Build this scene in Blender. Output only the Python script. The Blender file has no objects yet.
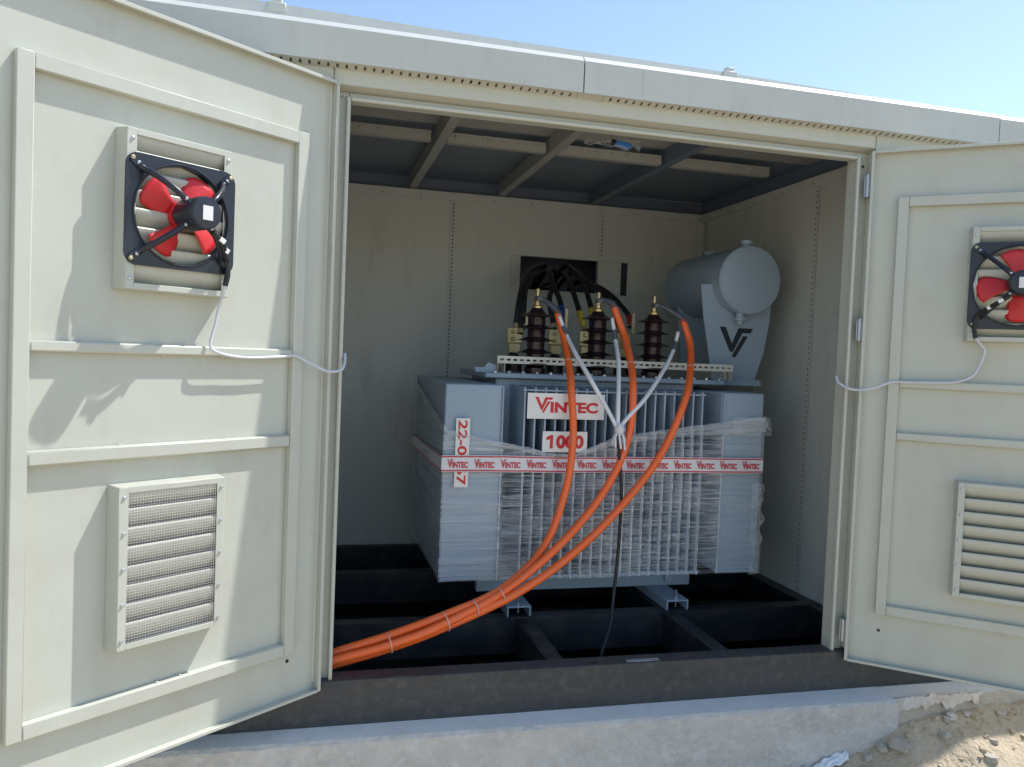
import bpy, math, random
from mathutils import Vector, Matrix, noise
random.seed(7)
R = math.radians
scene = bpy.context.scene
C = scene.collection

# ------------------------------------------------------------------ camera
def cam_axes(yaw, pitch, roll):
    cy, sy, cp, sp, cr, sr = (math.cos(yaw), math.sin(yaw), math.cos(pitch), math.sin(pitch), math.cos(roll), math.sin(roll))
    f = Vector((sy*cp, cy*cp, sp)); r = Vector((cy, -sy, 0)); u = r.cross(f)
    return cr*r + sr*u, -sr*r + cr*u, f
cam_d = bpy.data.cameras.new('camera'); cam = bpy.data.objects.new('camera', cam_d); C.objects.link(cam)
cr_, cu_, cf_ = cam_axes(0.2463, -0.0352, 0.0407)
M_ = Matrix((cr_, cu_, -cf_)).transposed().to_4x4(); M_.translation = (-0.0985, -3.0718, 1.2643)
cam.matrix_world = M_
cam_d.sensor_width = 36; cam_d.lens = 791.0/1024*36; cam_d.clip_end = 2000; cam_d.clip_start = 0.05
scene.camera = cam

# ------------------------------------------------------------------ sky, sun, exposure
SUN = Vector((7.76, 1.0, 12.4)).normalized()
elev = math.asin(SUN.z); azim = math.atan2(SUN.x, SUN.y)
w = bpy.data.worlds.new('World'); scene.world = w; w.use_nodes = True
nt = w.node_tree; bg = nt.nodes['Background']
sk = nt.nodes.new('ShaderNodeTexSky'); sk.sky_type = 'NISHITA'; sk.sun_disc = False
sk.sun_elevation = elev; sk.sun_rotation = azim; sk.altitude = 50; sk.air_density = 1.15; sk.dust_density = 0.7; sk.ozone_density = 1.6
nt.links.new(sk.outputs[0], bg.inputs[0]); bg.inputs[1].default_value = 0.138
sd = bpy.data.lights.new('sun', 'SUN'); sd.energy = 3.4; sd.angle = R(0.53); sd.color = (1.0, 0.975, 0.94)
so = bpy.data.objects.new('sun', sd); C.objects.link(so); so.location = (6, 2, 9)
so.rotation_euler = (-SUN).to_track_quat('-Z', 'Y').to_euler()
vs = scene.view_settings; vs.view_transform = 'Standard'; vs.look = 'None'; vs.gamma = 1; vs.use_curve_mapping = False
vs.exposure = 0.64
scene.render.engine = 'CYCLES'; scene.cycles.max_bounces = 10; scene.cycles.diffuse_bounces = 6; scene.cycles.transparent_max_bounces = 16
scene.render.resolution_x = 1024; scene.render.resolution_y = 767

# ------------------------------------------------------------------ materials
MATS = {}
def mat(name, col, rough=0.5, metal=0.0, var=0.06, vscale=3.0, bump=0.0, bscale=80, dust=None, dust_amt=0.0, dscale=6.0, spec=0.5, stretch=(1,1,1), rvar=0.0, stain=None):
    m = bpy.data.materials.new(name); m.use_nodes = True; MATS[name] = m
    t = m.node_tree; b = t.nodes['Principled BSDF']; N = t.nodes.new; L = t.links.new
    b.inputs['Roughness'].default_value = rough; b.inputs['Metallic'].default_value = metal
    b.inputs['Specular IOR Level'].default_value = spec
    tc = N('ShaderNodeTexCoord'); mp = N('ShaderNodeMapping'); mp.inputs['Scale'].default_value = stretch
    L(tc.outputs['Object'], mp.inputs['Vector'])
    nz = N('ShaderNodeTexNoise'); nz.inputs['Scale'].default_value = vscale; nz.inputs['Detail'].default_value = 6
    L(mp.outputs[0], nz.inputs['Vector'])
    mx = N('ShaderNodeMix'); mx.data_type = 'RGBA'
    mx.inputs['A'].default_value = (*[c*(1-var) for c in col], 1); mx.inputs['B'].default_value = (*[min(1, c*(1+var)) for c in col], 1)
    L(nz.outputs['Fac'], mx.inputs['Factor']); out = mx.outputs['Result']
    if dust:
        n2 = N('ShaderNodeTexNoise'); n2.inputs['Scale'].default_value = dscale; n2.inputs['Detail'].default_value = 9; n2.inputs['Roughness'].default_value = .65
        L(mp.outputs[0], n2.inputs['Vector'])
        rp = N('ShaderNodeValToRGB'); rp.color_ramp.elements[0].position = .48; rp.color_ramp.elements[1].position = .72
        rp.color_ramp.elements[1].color = (dust_amt,)*3 + (1,)
        L(n2.outputs['Fac'], rp.inputs[0])
        m2 = N('ShaderNodeMix'); m2.data_type = 'RGBA'; m2.inputs['B'].default_value = (*dust, 1)
        L(rp.outputs[0], m2.inputs['Factor']); L(out, m2.inputs['A']); out = m2.outputs['Result']
    if stain:
        sc_, sa_, ss_, sst_ = stain
        mp2 = N('ShaderNodeMapping'); mp2.inputs['Scale'].default_value = sst_; L(tc.outputs['Object'], mp2.inputs['Vector'])
        n4 = N('ShaderNodeTexNoise'); n4.inputs['Scale'].default_value = ss_; n4.inputs['Detail'].default_value = 10; n4.inputs['Roughness'].default_value = .7
        L(mp2.outputs[0], n4.inputs['Vector'])
        r4 = N('ShaderNodeValToRGB'); r4.color_ramp.elements[0].position = .52; r4.color_ramp.elements[1].position = .70; r4.color_ramp.elements[1].color = (sa_,)*3+(1,)
        L(n4.outputs['Fac'], r4.inputs[0]); m4 = N('ShaderNodeMix'); m4.data_type = 'RGBA'; m4.inputs['B'].default_value = (*sc_, 1)
        L(r4.outputs[0], m4.inputs['Factor']); L(out, m4.inputs['A']); out = m4.outputs['Result']
    L(out, b.inputs['Base Color'])
    if rvar:
        mr = N('ShaderNodeMapRange'); mr.inputs['To Min'].default_value = rough-rvar; mr.inputs['To Max'].default_value = rough+rvar
        L(nz.outputs['Fac'], mr.inputs['Value']); L(mr.outputs[0], b.inputs['Roughness'])
    if bump:
        n3 = N('ShaderNodeTexNoise'); n3.inputs['Scale'].default_value = bscale; n3.inputs['Detail'].default_value = 8
        L(mp.outputs[0], n3.inputs['Vector'])
        bp = N('ShaderNodeBump'); bp.inputs['Strength'].default_value = 1; bp.inputs['Distance'].default_value = bump
        L(n3.outputs['Fac'], bp.inputs['Height']); L(bp.outputs[0], b.inputs['Normal'])
    return m
CREAM = mat('cream_paint', (.535, .545, .468), .40, var=.035, vscale=1.7, bump=.010, bscale=1.3, dust=(.45, .42, .34), dust_amt=.30, dscale=3.0, rvar=.10, stain=((.40, .375, .30), .22, 7.0, (1.5, 1.5, .6)))
CREAM2 = mat('cream_panel_interior', (.60, .62, .575), .46, var=.06, vscale=1.5, bump=.008, bscale=1.2, stain=((.38, .36, .31), .35, 3.5, (2, 2, .5)))
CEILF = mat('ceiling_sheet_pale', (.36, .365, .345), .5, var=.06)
ROOFP = mat('roof_paint', (.555, .57, .525), .40, var=.03, bump=.008, bscale=1.4, dust=(.45, .42, .36), dust_amt=.25, stain=((.42, .40, .34), .25, 6, (3, 3, .8)))
SOFF = mat('soffit_strip_paint', (.52, .505, .425), .5, var=.06)
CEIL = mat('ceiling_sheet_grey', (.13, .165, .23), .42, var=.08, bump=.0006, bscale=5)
BLACK = mat('black_steel_paint', (.022, .025, .030), .42, var=.3, vscale=5, dust=(.10, .09, .075), dust_amt=.5, dscale=9, bump=.0006, bscale=40, rvar=.12)
SILL = mat('dusty_black_steel', (.046, .048, .050), .5, var=.2, vscale=3, dust=(.115, .112, .106), dust_amt=.5, dscale=24, stain=((.02, .02, .02), .5, 4, (1, 1, 2)), bump=.0008, bscale=30, rvar=.1)
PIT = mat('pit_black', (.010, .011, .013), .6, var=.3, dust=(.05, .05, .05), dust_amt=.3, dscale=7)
TBLUE = mat('transformer_grey_paint', (.31, .395, .48), .38, var=.05, vscale=2, bump=.0004, bscale=20, rvar=.06)
TDARK = mat('conservator_logo_dark', (.02, .025, .03), .5)
BROWN = mat('brown_glaze_porcelain', (.020, .010, .015), .25, var=.2)
BRASS = mat('brass', (.62, .46, .20), .32, metal=.9, var=.15, vscale=30)
COPPER = mat('tinned_brass_bar', (.55, .47, .27), .42, metal=.5, var=.15, vscale=20)
ZINC = mat('zinc_plated', (.62, .64, .68), .3, metal=.9, var=.1, vscale=30)
GALV = mat('galvanised', (.42, .45, .48), .4, metal=.7, var=.15, vscale=25)
SLOT = mat('cream_slotted_channel', (.66, .64, .54), .45, var=.06, vscale=8)
ORANGE = mat('orange_cable_jacket', (.98, .155, .028), .38, var=.08, vscale=8, dust=(.62, .20, .10), dust_amt=.40, dscale=13, bump=.002, bscale=14)
WHITE = mat('white_sleeve', (.78, .79, .80), .5, var=.12, vscale=14)
PWHITE = mat('white_plate_enamel', (.78, .77, .74), .22, var=.03)
RED = mat('red_ink', (.62, .022, .03), .45, var=.05)
TAPEW = mat('tape_white', (.72, .72, .74), .3, var=.08, vscale=8)
TAPER = mat('tape_red', (.55, .05, .07), .4, var=.25, vscale=14)
FBLACK = mat('fan_black_enamel', (.016, .020, .032), .33, var=.15)
FRED = mat('fan_red_blade', (.66, .028, .032), .4, var=.06)
RUBBER = mat('black_cable_jacket', (.014, .015, .018), .5, var=.2)
GREYSH = mat('grey_heat_shrink', (.085, .098, .12), .35, var=.1)
CORD = mat('grey_flex_cord', (.60, .62, .66), .45, var=.12, vscale=30)
BLUEP = mat('blue_plastic', (.05, .22, .66), .35)
BLUES = mat('blue_sleeve', (.02, .10, .36), .5); YELS = mat('yellow_sleeve', (.62, .48, .04), .5); REDS = mat('red_sleeve', (.45, .03, .03), .5)
TIE = mat('clear_cable_tie', (.60, .50, .46), .35)
CONC = mat('concrete', (.52, .505, .47), .9, var=.20, vscale=9, bump=.014, bscale=34, dust=(.64, .625, .585), dust_amt=.8, dscale=22, stain=((.30, .285, .26), .6, 4.5, (1, 1, 1.4)))
CONC2 = mat('rough_old_concrete', (.46, .42, .355), .9, var=.2, vscale=7, bump=.016, bscale=30, dust=(.36, .31, .25), dust_amt=.6, dscale=9)
PLAST = mat('broken_plaster', (.60, .57, .53), .9, var=.15, vscale=14, bump=.006, bscale=60, dust=(.60, .40, .31), dust_amt=.55, dscale=18)
SAND = mat('sand', (.49, .40, .28), .95, var=.2, vscale=2.5, bump=.014, bscale=50, dust=(.56, .475, .35), dust_amt=.6, dscale=9, stain=((.34, .27, .185), .5, 14, (1, 1, 1)))
SCRAP = mat('white_scrap_plastic', (.72, .75, .76), .4, var=.05)
WIRE = mat('mesh_wire', (.80, .76, .75), .35, metal=.2, var=.1)

def film_mat(name, lo, hi, sx, sz, base=(.80, .83, .85)):
    m = bpy.data.materials.new(name); m.use_nodes = True
    t = m.node_tree; b = t.nodes['Principled BSDF']; N = t.nodes.new; L = t.links.new
    b.inputs['Base Color'].default_value = (*base, 1); b.inputs['Roughness'].default_value = .13
    tc = N('ShaderNodeTexCoord'); mp = N('ShaderNodeMapping'); mp.inputs['Scale'].default_value = (sx, sx, sz); mp.inputs['Rotation'].default_value = (0, R(3), 0)
    L(tc.outputs['Object'], mp.inputs['Vector'])
    n1 = N('ShaderNodeTexNoise'); n1.inputs['Scale'].default_value = 1; n1.inputs['Detail'].default_value = 6; n1.inputs['Roughness'].default_value = .68; n1.inputs['Distortion'].default_value = .5
    L(mp.outputs[0], n1.inputs['Vector'])
    n2 = N('ShaderNodeTexNoise'); n2.inputs['Scale'].default_value = 2.6; n2.inputs['Detail'].default_value = 3
    L(tc.outputs['Object'], n2.inputs['Vector'])
    ad = N('ShaderNodeMath'); ad.operation = 'MULTIPLY_ADD'; ad.inputs[1].default_value = .55
    L(n2.outputs['Fac'], ad.inputs[0]); L(n1.outputs['Fac'], ad.inputs[2])
    rp = N('ShaderNodeMapRange'); rp.inputs['From Min'].default_value = .60; rp.inputs['From Max'].default_value = .98
    rp.inputs['To Min'].default_value = lo; rp.inputs['To Max'].default_value = hi
    L(ad.outputs[0], rp.inputs['Value'])
    bp = N('ShaderNodeBump'); bp.inputs['Distance'].default_value = .012; L(n1.outputs['Fac'], bp.inputs['Height']); L(bp.outputs[0], b.inputs['Normal'])
    tr = N('ShaderNodeBsdfTransparent'); mx = N('ShaderNodeMixShader')
    L(rp.outputs[0], mx.inputs[0]); L(tr.outputs[0], mx.inputs[1]); L(b.outputs[0], mx.inputs[2])
    L(mx.outputs[0], t.nodes['Material Output'].inputs['Surface'])
    return m
LEDGE_LIT = mat('skylit_ledge_concrete', (.74, .735, .70), .85, var=.10, vscale=7, bump=.003, bscale=50, dust=(.60, .58, .54), dust_amt=.5, dscale=12)  # plinth ledge concrete, skylight from above painted in as a paler colour
FILM = film_mat('stretch_film', .0, .85, 5.0, 150, base=(.86, .88, .89))
FILMB = film_mat('stretch_film_layers', .12, .62, 1.6, 48, base=(.86, .88, .88))
FILMR = film_mat('stretch_film_single', .03, .34, 3.0, 70)
FILM2 = film_mat('stretch_film_folded', .22, .85, 3.0, 60)
FILMC = film_mat('stretch_film_crease', .35, .95, 6, 40, base=(.92, .93, .93))
FILM3 = film_mat('stretch_film_crumpled', .04, .50, 22, 18)

# ------------------------------------------------------------------ mesh helpers
class MB:
    def __init__(s): s.v = []; s.f = []
    def add(s, vs, fs):
        o = len(s.v); s.v += [tuple(p) for p in vs]; s.f += [tuple(i+o for i in f) for f in fs]; return s
    def box(s, x0, x1, y0, y1, z0, z1):
        vs = [(x, y, z) for z in (z0, z1) for y in (y0, y1) for x in (x0, x1)]
        return s.add(vs, [(0,2,3,1),(4,5,7,6),(0,1,5,4),(2,6,7,3),(0,4,6,2),(1,3,7,5)])
    def obox(s, c, ax, ay, az):      # box from centre and three half axes
        c, ax, ay, az = map(Vector, (c, ax, ay, az))
        vs = [c+i*ax+j*ay+k*az for k in (-1,1) for j in (-1,1) for i in (-1,1)]
        return s.add(vs, [(0,2,3,1),(4,5,7,6),(0,1,5,4),(2,6,7,3),(0,4,6,2),(1,3,7,5)])
    def prism(s, poly, ext):         # poly: 3-D points of a planar face; ext: extrusion vector
        n = len(poly); e = Vector(ext); vs = [Vector(p) for p in poly] + [Vector(p)+e for p in poly]
        return s.add(vs, [tuple(range(n))[::-1], tuple(range(n, 2*n))] + [(i, (i+1)%n, n+(i+1)%n, n+i) for i in range(n)])
    def lathe(s, o, axis, prof, n=24):   # prof [(r, h)] along axis from o
        o = Vector(o); a = Vector(axis).normalized(); p = a.orthogonal().normalized(); q = a.cross(p)
        vs = []; fs = []
        for r, h in prof:
            for k in range(n):
                t = 2*math.pi*k/n; vs.append(o + a*h + (p*math.cos(t)+q*math.sin(t))*r)
        m = len(prof)
        for i in range(m-1):
            for k in range(n): fs.append((i*n+k, i*n+(k+1)%n, (i+1)*n+(k+1)%n, (i+1)*n+k))
        fs.append(tuple(range(n))[::-1]); fs.append(tuple((m-1)*n+k for k in range(n)))
        return s.add(vs, fs)
    def cyl(s, a, b, r, n=16):
        a = Vector(a); b = Vector(b); return s.lathe(a, b-a, [(r, 0), (r, (b-a).length)], n)
    def tube(s, pts, r, n=10, sub=8, rad=None):
        P = smooth_path(pts, sub); t0 = (P[1]-P[0]).normalized(); u = t0.orthogonal().normalized(); vs = []; fs = []
        for i, p in enumerate(P):
            t = (P[min(i+1, len(P)-1)] - P[max(i-1, 0)]).normalized(); u = (u - t*u.dot(t)).normalized(); q = t.cross(u)
            rr = rad(i/(len(P)-1)) if rad else r
            for k in range(n):
                a = 2*math.pi*k/n; vs.append(p + (u*math.cos(a)+q*math.sin(a))*rr)
        for i in range(len(P)-1):
            for k in range(n): fs.append((i*n+k, i*n+(k+1)%n, (i+1)*n+(k+1)%n, (i+1)*n+k))
        fs.append(tuple(range(n))[::-1]); fs.append(tuple((len(P)-1)*n+k for k in range(n)))
        return s.add(vs, fs)
    def slotted(s, o, du, dv, dn, L, Wd, th, pitch, sl, sw, gaps=(), margin=None):
        # plate o + u*L + v*Wd, slots centred across its width, real openings
        o, du, dv, dn = map(Vector, (o, du, dv, dn)); n = max(1, int(L/pitch)); m0 = (L-n*pitch)/2
        def b(u0, u1, v0, v1): s.obox(o+du*(u0+u1)/2+dv*(v0+v1)/2+dn*th/2, du*(u1-u0)/2, dv*(v1-v0)/2, dn*th/2)
        v0 = (Wd-sw)/2
        b(0, L, 0, v0); b(0, L, v0+sw, Wd); prev = 0
        for i in range(n):
            u = m0+i*pitch+pitch/2
            if any(a <= u <= c for a, c in gaps): continue
            b(prev, u-sl/2, v0, v0+sw); prev = u+sl/2
        b(prev, L, v0, v0+sw); return s
def smooth_path(pts, sub):
    P = [Vector(p) for p in pts]
    if len(P) < 3: return P
    Q = [2*P[0]-P[1]] + P + [2*P[-1]-P[-2]]; out = []
    for i in range(1, len(Q)-2):
        a, b, c, d = Q[i-1], Q[i], Q[i+1], Q[i+2]
        for k in range(sub):
            t = k/sub
            out.append(.5*((2*b)+(c-a)*t+(2*a-5*b+4*c-d)*t*t+(3*b-a-3*c+d)*t**3))
    out.append(P[-1]); return out

WM = {}
def setp(o, parent):
    if parent is not None:
        o.parent = parent; o.matrix_parent_inverse = WM[parent.name].inverted()
    return o
def obj(name, mb, m, parent=None, bev=0, smooth=True, matrix=None, kind=None, sharp=38, mesh=None, bseg=1):
    if mesh is None:
        me = bpy.data.meshes.new(name); me.from_pydata(mb.v, [], mb.f); me.validate(); me.update()
        if smooth: me.shade_smooth(); me.set_sharp_from_angle(angle=R(sharp))
        me.materials.append(m)
    else: me = mesh
    o = bpy.data.objects.new(name, me); C.objects.link(o)
    mw = matrix.copy() if matrix is not None else Matrix()
    setp(o, parent); o.matrix_basis = mw
    WM[o.name] = mw
    if bev:
        bm = o.modifiers.new('bevel', 'BEVEL'); bm.width = bev; bm.segments = bseg; bm.limit_method = 'ANGLE'; bm.angle_limit = R(40)
        bm.harden_normals = False
    if kind: o['kind'] = kind
    return o
def thing(name, loc, label, cat, group=None, matrix=None):
    o = bpy.data.objects.new(name, None); C.objects.link(o); o.empty_display_size = .1
    mw = matrix.copy() if matrix is not None else Matrix.Translation(loc)
    o.matrix_basis = mw; WM[o.name] = mw
    return tag(o, label, cat, group)
def tag(o, label, cat, group=None):
    o['label'] = label; o['category'] = cat
    if group: o['group'] = group
    return o
def struct(o): o['kind'] = 'structure'; return o
def bolt(mb, c, d, r=.008, h=.006):
    mb.lathe(c, d, [(r, 0), (r, h*.6), (r*.5, h)], 6)

_tc = {}
def glyphs(body, bold=.0):
    k = (body, bold)
    if k in _tc: return _tc[k]
    cu = bpy.data.curves.new('t', 'FONT'); cu.body = body; cu.size = 1; cu.offset = bold; cu.resolution_u = 4
    cu.fill_mode = 'FRONT'; ob = bpy.data.objects.new('t', cu); C.objects.link(ob)
    dg = bpy.context.evaluated_depsgraph_get(); me = bpy.data.meshes.new_from_object(ob.evaluated_get(dg))
    v = [(p.co.x, p.co.y) for p in me.vertices]; f = [tuple(q.vertices) for q in me.polygons]
    bpy.data.objects.remove(ob); bpy.data.curves.remove(cu); bpy.data.meshes.remove(me)
    x0 = min(a for a, _ in v); x1 = max(a for a, _ in v); y0 = min(b for _, b in v); y1 = max(b for _, b in v)
    v = [((a-x0)/(x1-x0), (b-y0)/(y1-y0)) for a, b in v]
    _tc[k] = (v, f); return _tc[k]
def put_text(mb, body, o, du, dv, w_, h_, bold=.02):
    v, f = glyphs(body, bold); o, du, dv = Vector(o), Vector(du), Vector(dv)
    mb.add([o+du*a*w_+dv*b*h_ for a, b in v], f)
VA = [(0, 1), (.22, 1), (.47, .46), (.68, .98), (1.22, .98), (1.12, .82), (.83, .82), (.52, .18), (.41, .18)]
VB = [(.49, .06), (.53, 0), (.62, 0), (1.04, .72), (.86, .72)]
def put_logo_v(mb, o, du, dv, h_, wf=.8):
    o, du, dv = Vector(o), Vector(du), Vector(dv)
    mb.add([o+du*a*h_*wf+dv*b*h_ for a, b in VA], [(0, 1, 2, 7, 8), (2, 3, 6, 7), (3, 4, 5, 6)])
    mb.add([o+du*a*h_*wf+dv*b*h_ for a, b in VB], [(0, 1, 2, 3, 4)])
def put_brand(mb, o, du, dv, w_, h_):
    put_logo_v(mb, o, du, dv, h_, .8 * w_*.235/(h_*.8))
    put_text(mb, 'INTEC', Vector(o)+Vector(du)*w_*.245, du, dv, w_*.755, h_*.70, .048)

# ------------------------------------------------------------------ ground, plinth
def interp(t, tab):
    if t <= tab[0][0]: return tab[0][1]
    for (a, b), (c, d) in zip(tab, tab[1:]):
        if t <= c:
            k = (t-a)/(c-a); return b+(d-b)*k
    return tab[-1][1]
GT = [(1.3, -.60), (1.7, -.52), (1.97, -.47), (2.27, -.405), (2.44, -.315), (2.66, -.26), (2.96, -.24), (4.2, -.26), (6, -.45), (9, -.62)]
def ground_z(x, y):
    k = min(1, max(0, (y+2.6)/1.6)); k = k*k*(3-2*k)
    h = -.62 + (interp(x, GT)+.62)*k - min(.16, .55*max(0, -.19-y))*k
    near = max(0, min(1, 1-abs(x-2.6)/4))*max(0, min(1, 1-abs(y+.5)/4))
    p = Vector((x, y, 0))
    h += (.5*noise.noise(p*1.3)*.03 + noise.noise(p*4)*.022 + noise.noise(p*11)*.014 + noise.noise(p*27)*.007) * (.25+.75*near) * (1 if abs(y) < 30 else 0)
    return h
def axis_pts(a, b, st, far):
    out = []; x = a; s = st
    while x > -far: s *= 1.35; x -= s; out.append(x)
    out = out[::-1]; n = int((b-a)/st)
    out += [a+i*st for i in range(n+1)]; x = out[-1]; s = st
    while x < far: s *= 1.35; x += s; out.append(x)
    return out
xs = axis_pts(1.5, 3.8, .02, 900); ys = axis_pts(-1.1, -.1, .02, 900)
g = MB(); g.v = [(x, y, ground_z(x, y) if y < .4 or not (-4.5 < x < 5.2 and y < 3) else -.62) for y in ys for x in xs]
nx = len(xs); g.f = [(j*nx+i, j*nx+i+1, (j+1)*nx+i+1, (j+1)*nx+i) for j in range(len(ys)-1) for i in range(nx-1)]
struct(obj('sand_ground', g, SAND, sharp=180))

def plinth(name, x0, x1, yf, m, seg, rough, zt=-.175):
    # concrete upstand: rough front face, worn top front edge
    mb = MB(); n = int((x1-x0)/seg); rows = []
    prof = [(-.03, 0, 0), (-.03-.35*(abs(yf(x0))-.03), 0, .2), (None, -.004, .6), (None, -.016, 1), (None, -.09, .5), (None, -.2, .5), (None, -.32, .5), (None, -.9, .3)]
    for i in range(n+1):
        x = x0+(x1-x0)*i/n; row = []
        for j, (y, dz, a) in enumerate(prof):
            yy = y if y is not None else yf(x)
            if j == 2: yy += .012
            nn = noise.noise(Vector((x*6, j*.7, 3))) * .5 + noise.noise(Vector((x*21, j*1.7, 9))) * .5
            n2 = noise.noise(Vector((x*9, j*.9, 31))) * .6 + noise.noise(Vector((x*33, j*1.9, 5))) * .4
            row.append((x, yy + nn*rough*a, zt + dz + n2*rough*a*.8))
        rows.append(row)
    k = len(prof)
    mb.v = [p for r in rows for p in r]
    mb.f = [(i*k+j, i*k+j+1, (i+1)*k+j+1, (i+1)*k+j) for i in range(n) for j in range(k-1)]
    o = struct(obj(name, mb, m, sharp=24)); o.data.materials.append(LEDGE_LIT)
    for pl_ in o.data.polygons: pl_.material_index = 1 if pl_.index % (k-1) < 2 else 0  # top faces get the paler colour that stands for skylight
    return o
yl = lambda x: -.145 - .012*max(0, min(3, x+.4))
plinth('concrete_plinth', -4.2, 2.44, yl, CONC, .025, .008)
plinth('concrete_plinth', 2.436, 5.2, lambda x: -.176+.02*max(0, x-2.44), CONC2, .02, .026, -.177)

# ------------------------------------------------------------------ kiosk
H = 2.2; W = 2.2
kiosk = thing('substation_kiosk', (1.1, 1.0, -.175), 'cream painted steel transformer kiosk with both front doors standing open', 'kiosk')
XL, XR = -3.2, 4.9
b = MB().box(XL, -.0595, -.05, .03, .004, 2.302); obj('wall_panel', b, CREAM, kiosk, bev=.003)
b = MB().box(2.2637, XR, -.05, .03, .004, 2.302); obj('wall_panel', b, CREAM, kiosk, bev=.003)
b = MB().box(-.058, 2.262, -.05, -.03, 2.236, 2.302); b.box(-.058, 2.262, -.028, .03, 2.26, 2.302); obj('header_panel', b, CREAM, kiosk, bev=.003)
# sloped underside of the header
b = MB().prism([(-.056, -.049, 2.235), (-.056, -.004, 2.224), (-.056, .03, 2.224), (-.056, .03, 2.259), (-.056, -.029, 2.259)], (2.316, 0, 0)); obj('drip_fold', b, SOFF, kiosk)
# door rebate and its rolled weather lip
for x0, x1, nm in ((-.060, .0, 'door_jamb'), (2.2, 2.264, 'door_jamb')):
    obj(nm, MB().box(x0, x1, -.003, .055, -.012, 2.2235), CREAM, kiosk, bev=.002)
obj('door_head', MB().box(.001, 2.199, -.003, .055, 2.196, 2.2235), CREAM, kiosk, bev=.002)
def lip(pts, side):
    mb = MB(); mb.prism(pts, side); return mb
obj('weather_lip', MB().box(-.010, .006, -.028, -.004, -.014, 2.204), CREAM, kiosk, bev=.006, bseg=3)
obj('weather_lip', MB().box(2.194, 2.210, -.028, -.004, -.014, 2.204), CREAM, kiosk, bev=.006, bseg=3)
obj('weather_lip', MB().box(.0065, 2.1935, -.028, -.004, 2.188, 2.204), CREAM, kiosk, bev=.006, bseg=3)
for x in (-.030, -.016, 2.205, 2.222, ):
    m_ = MB(); bolt(m_, (x, -.004 if x < 0 or x > 2.2 else -.02, 2.208), (0, -1, 0), .006, .006); obj('bolt', m_, ZINC, kiosk)
m_ = MB(); m_.cyl((2.237, -.0035, 2.165), (2.237, -.0055, 2.165), .006, 12); obj('bolt_hole', m_, TDARK, kiosk)

# interior shell
ZC = 2.42
obj('side_wall', MB().box(-.43, -.39, .031, 2.2, -.02, 2.334), CREAM2, kiosk)
obj('side_wall', MB().box(2.589, 2.63, .031, 2.2, -.02, 2.334), CREAM2, kiosk)
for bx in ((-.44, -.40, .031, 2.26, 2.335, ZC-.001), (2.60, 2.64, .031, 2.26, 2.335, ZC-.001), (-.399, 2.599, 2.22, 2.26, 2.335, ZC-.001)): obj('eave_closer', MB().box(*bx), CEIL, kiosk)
obj('end_wall', MB().box(XL, XL+.03, .031, 2.3, -.17, 2.43), CREAM, kiosk); obj('end_wall', MB().box(XR-.03, XR, .031, 2.3, -.17, 2.43), CREAM, kiosk)
obj('rear_wall', MB().box(XL+.031, XR-.031, 2.79, 2.82, -.17, 2.43), CREAM, kiosk)
YB = 2.17
def wallbox(x0, x1, z0, z1, nm='back_wall_panel'): return obj(nm, MB().box(x0, x1, YB, YB+.03, z0, z1), CREAM2, kiosk, bev=.003)
wallbox(-.39, .768, -.02, 2.33)
gx = (.772, 1.24, 1.80, 2.589); gz = (-.02, 1.722, 1.946, 2.33)
b = MB(); b.v = [(x, y, z) for y in (YB, YB+.03) for z in gz for x in gx]
for j in range(3):
    for i in range(3):
        if (i, j) == (1, 1): continue
        a_ = j*4+i; b.f += [(a_, a_+1, a_+5, a_+4), (a_+16, a_+20, a_+21, a_+17)]
for p, q in ((5, 6), (6, 10), (10, 9), (9, 5), (0, 3), (12, 15), (0, 12), (3, 15)): b.f.append((p, q, q+16, p+16))
obj('back_wall_panel', b, CREAM2, kiosk, smooth=False)
# framed cable opening
b = MB(); b.box(1.18, 2.022, 2.163, 2.169, 1.946, 1.968); b.box(1.18, 2.022, 2.163, 2.169, 1.690, 1.716); b.box(1.18, 1.243, 2.163, 2.169, 1.716, 1.946)
obj('opening_frame', b, CREAM2, kiosk, bev=.002)
obj('sliding_cover', MB().box(1.80, 1.972, 2.158, 2.164, 1.717, 1.945), CREAM2, kiosk, bev=.002)
obj('cover_slot', MB().box(1.974, 2.022, 2.166, 2.1692, 1.717, 1.945), TDARK, kiosk)
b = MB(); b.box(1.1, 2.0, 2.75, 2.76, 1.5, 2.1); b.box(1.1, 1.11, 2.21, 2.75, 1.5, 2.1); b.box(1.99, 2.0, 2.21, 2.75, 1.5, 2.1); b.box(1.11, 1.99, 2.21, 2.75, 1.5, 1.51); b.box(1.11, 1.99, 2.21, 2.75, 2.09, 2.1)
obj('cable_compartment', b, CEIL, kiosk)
def vstrip(x, z0, z1):
    m_ = MB().slotted((x-.016, YB-.008, z0), (0, 0, 1), (1, 0, 0), (0, 1, 0), z1-z0, .032, .002, .026, .012, .009)
    obj('perforated_strip', m_, CREAM2, kiosk, kind='stuff')
    obj('strip_backing', MB().box(x-.010, x+.010, YB-.004, YB-.001, z0, z1), TDARK, kiosk)
vstrip(.770, 0, 2.27); vstrip(1.822, 1.972, 2.27)
def wstrip(y, slots=True):
    if slots:
        m_ = MB().slotted((2.581, y-.018, 0), (0, 0, 1), (0, 1, 0), (1, 0, 0), 2.27, .036, .002, .030, .012, .010)
        obj('perforated_strip', m_, CREAM2, kiosk, kind='stuff')
        obj('strip_backing', MB().box(2.585, 2.588, y-.012, y+.012, 0, 2.27), TDARK, kiosk)
    else: obj('wall_seam', MB().box(2.582, 2.588, y-.012, y+.012, 0, 2.27), CREAM2, kiosk, bev=.002)
wstrip(.82); wstrip(1.38, False); wstrip(2.12, True)
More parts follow.
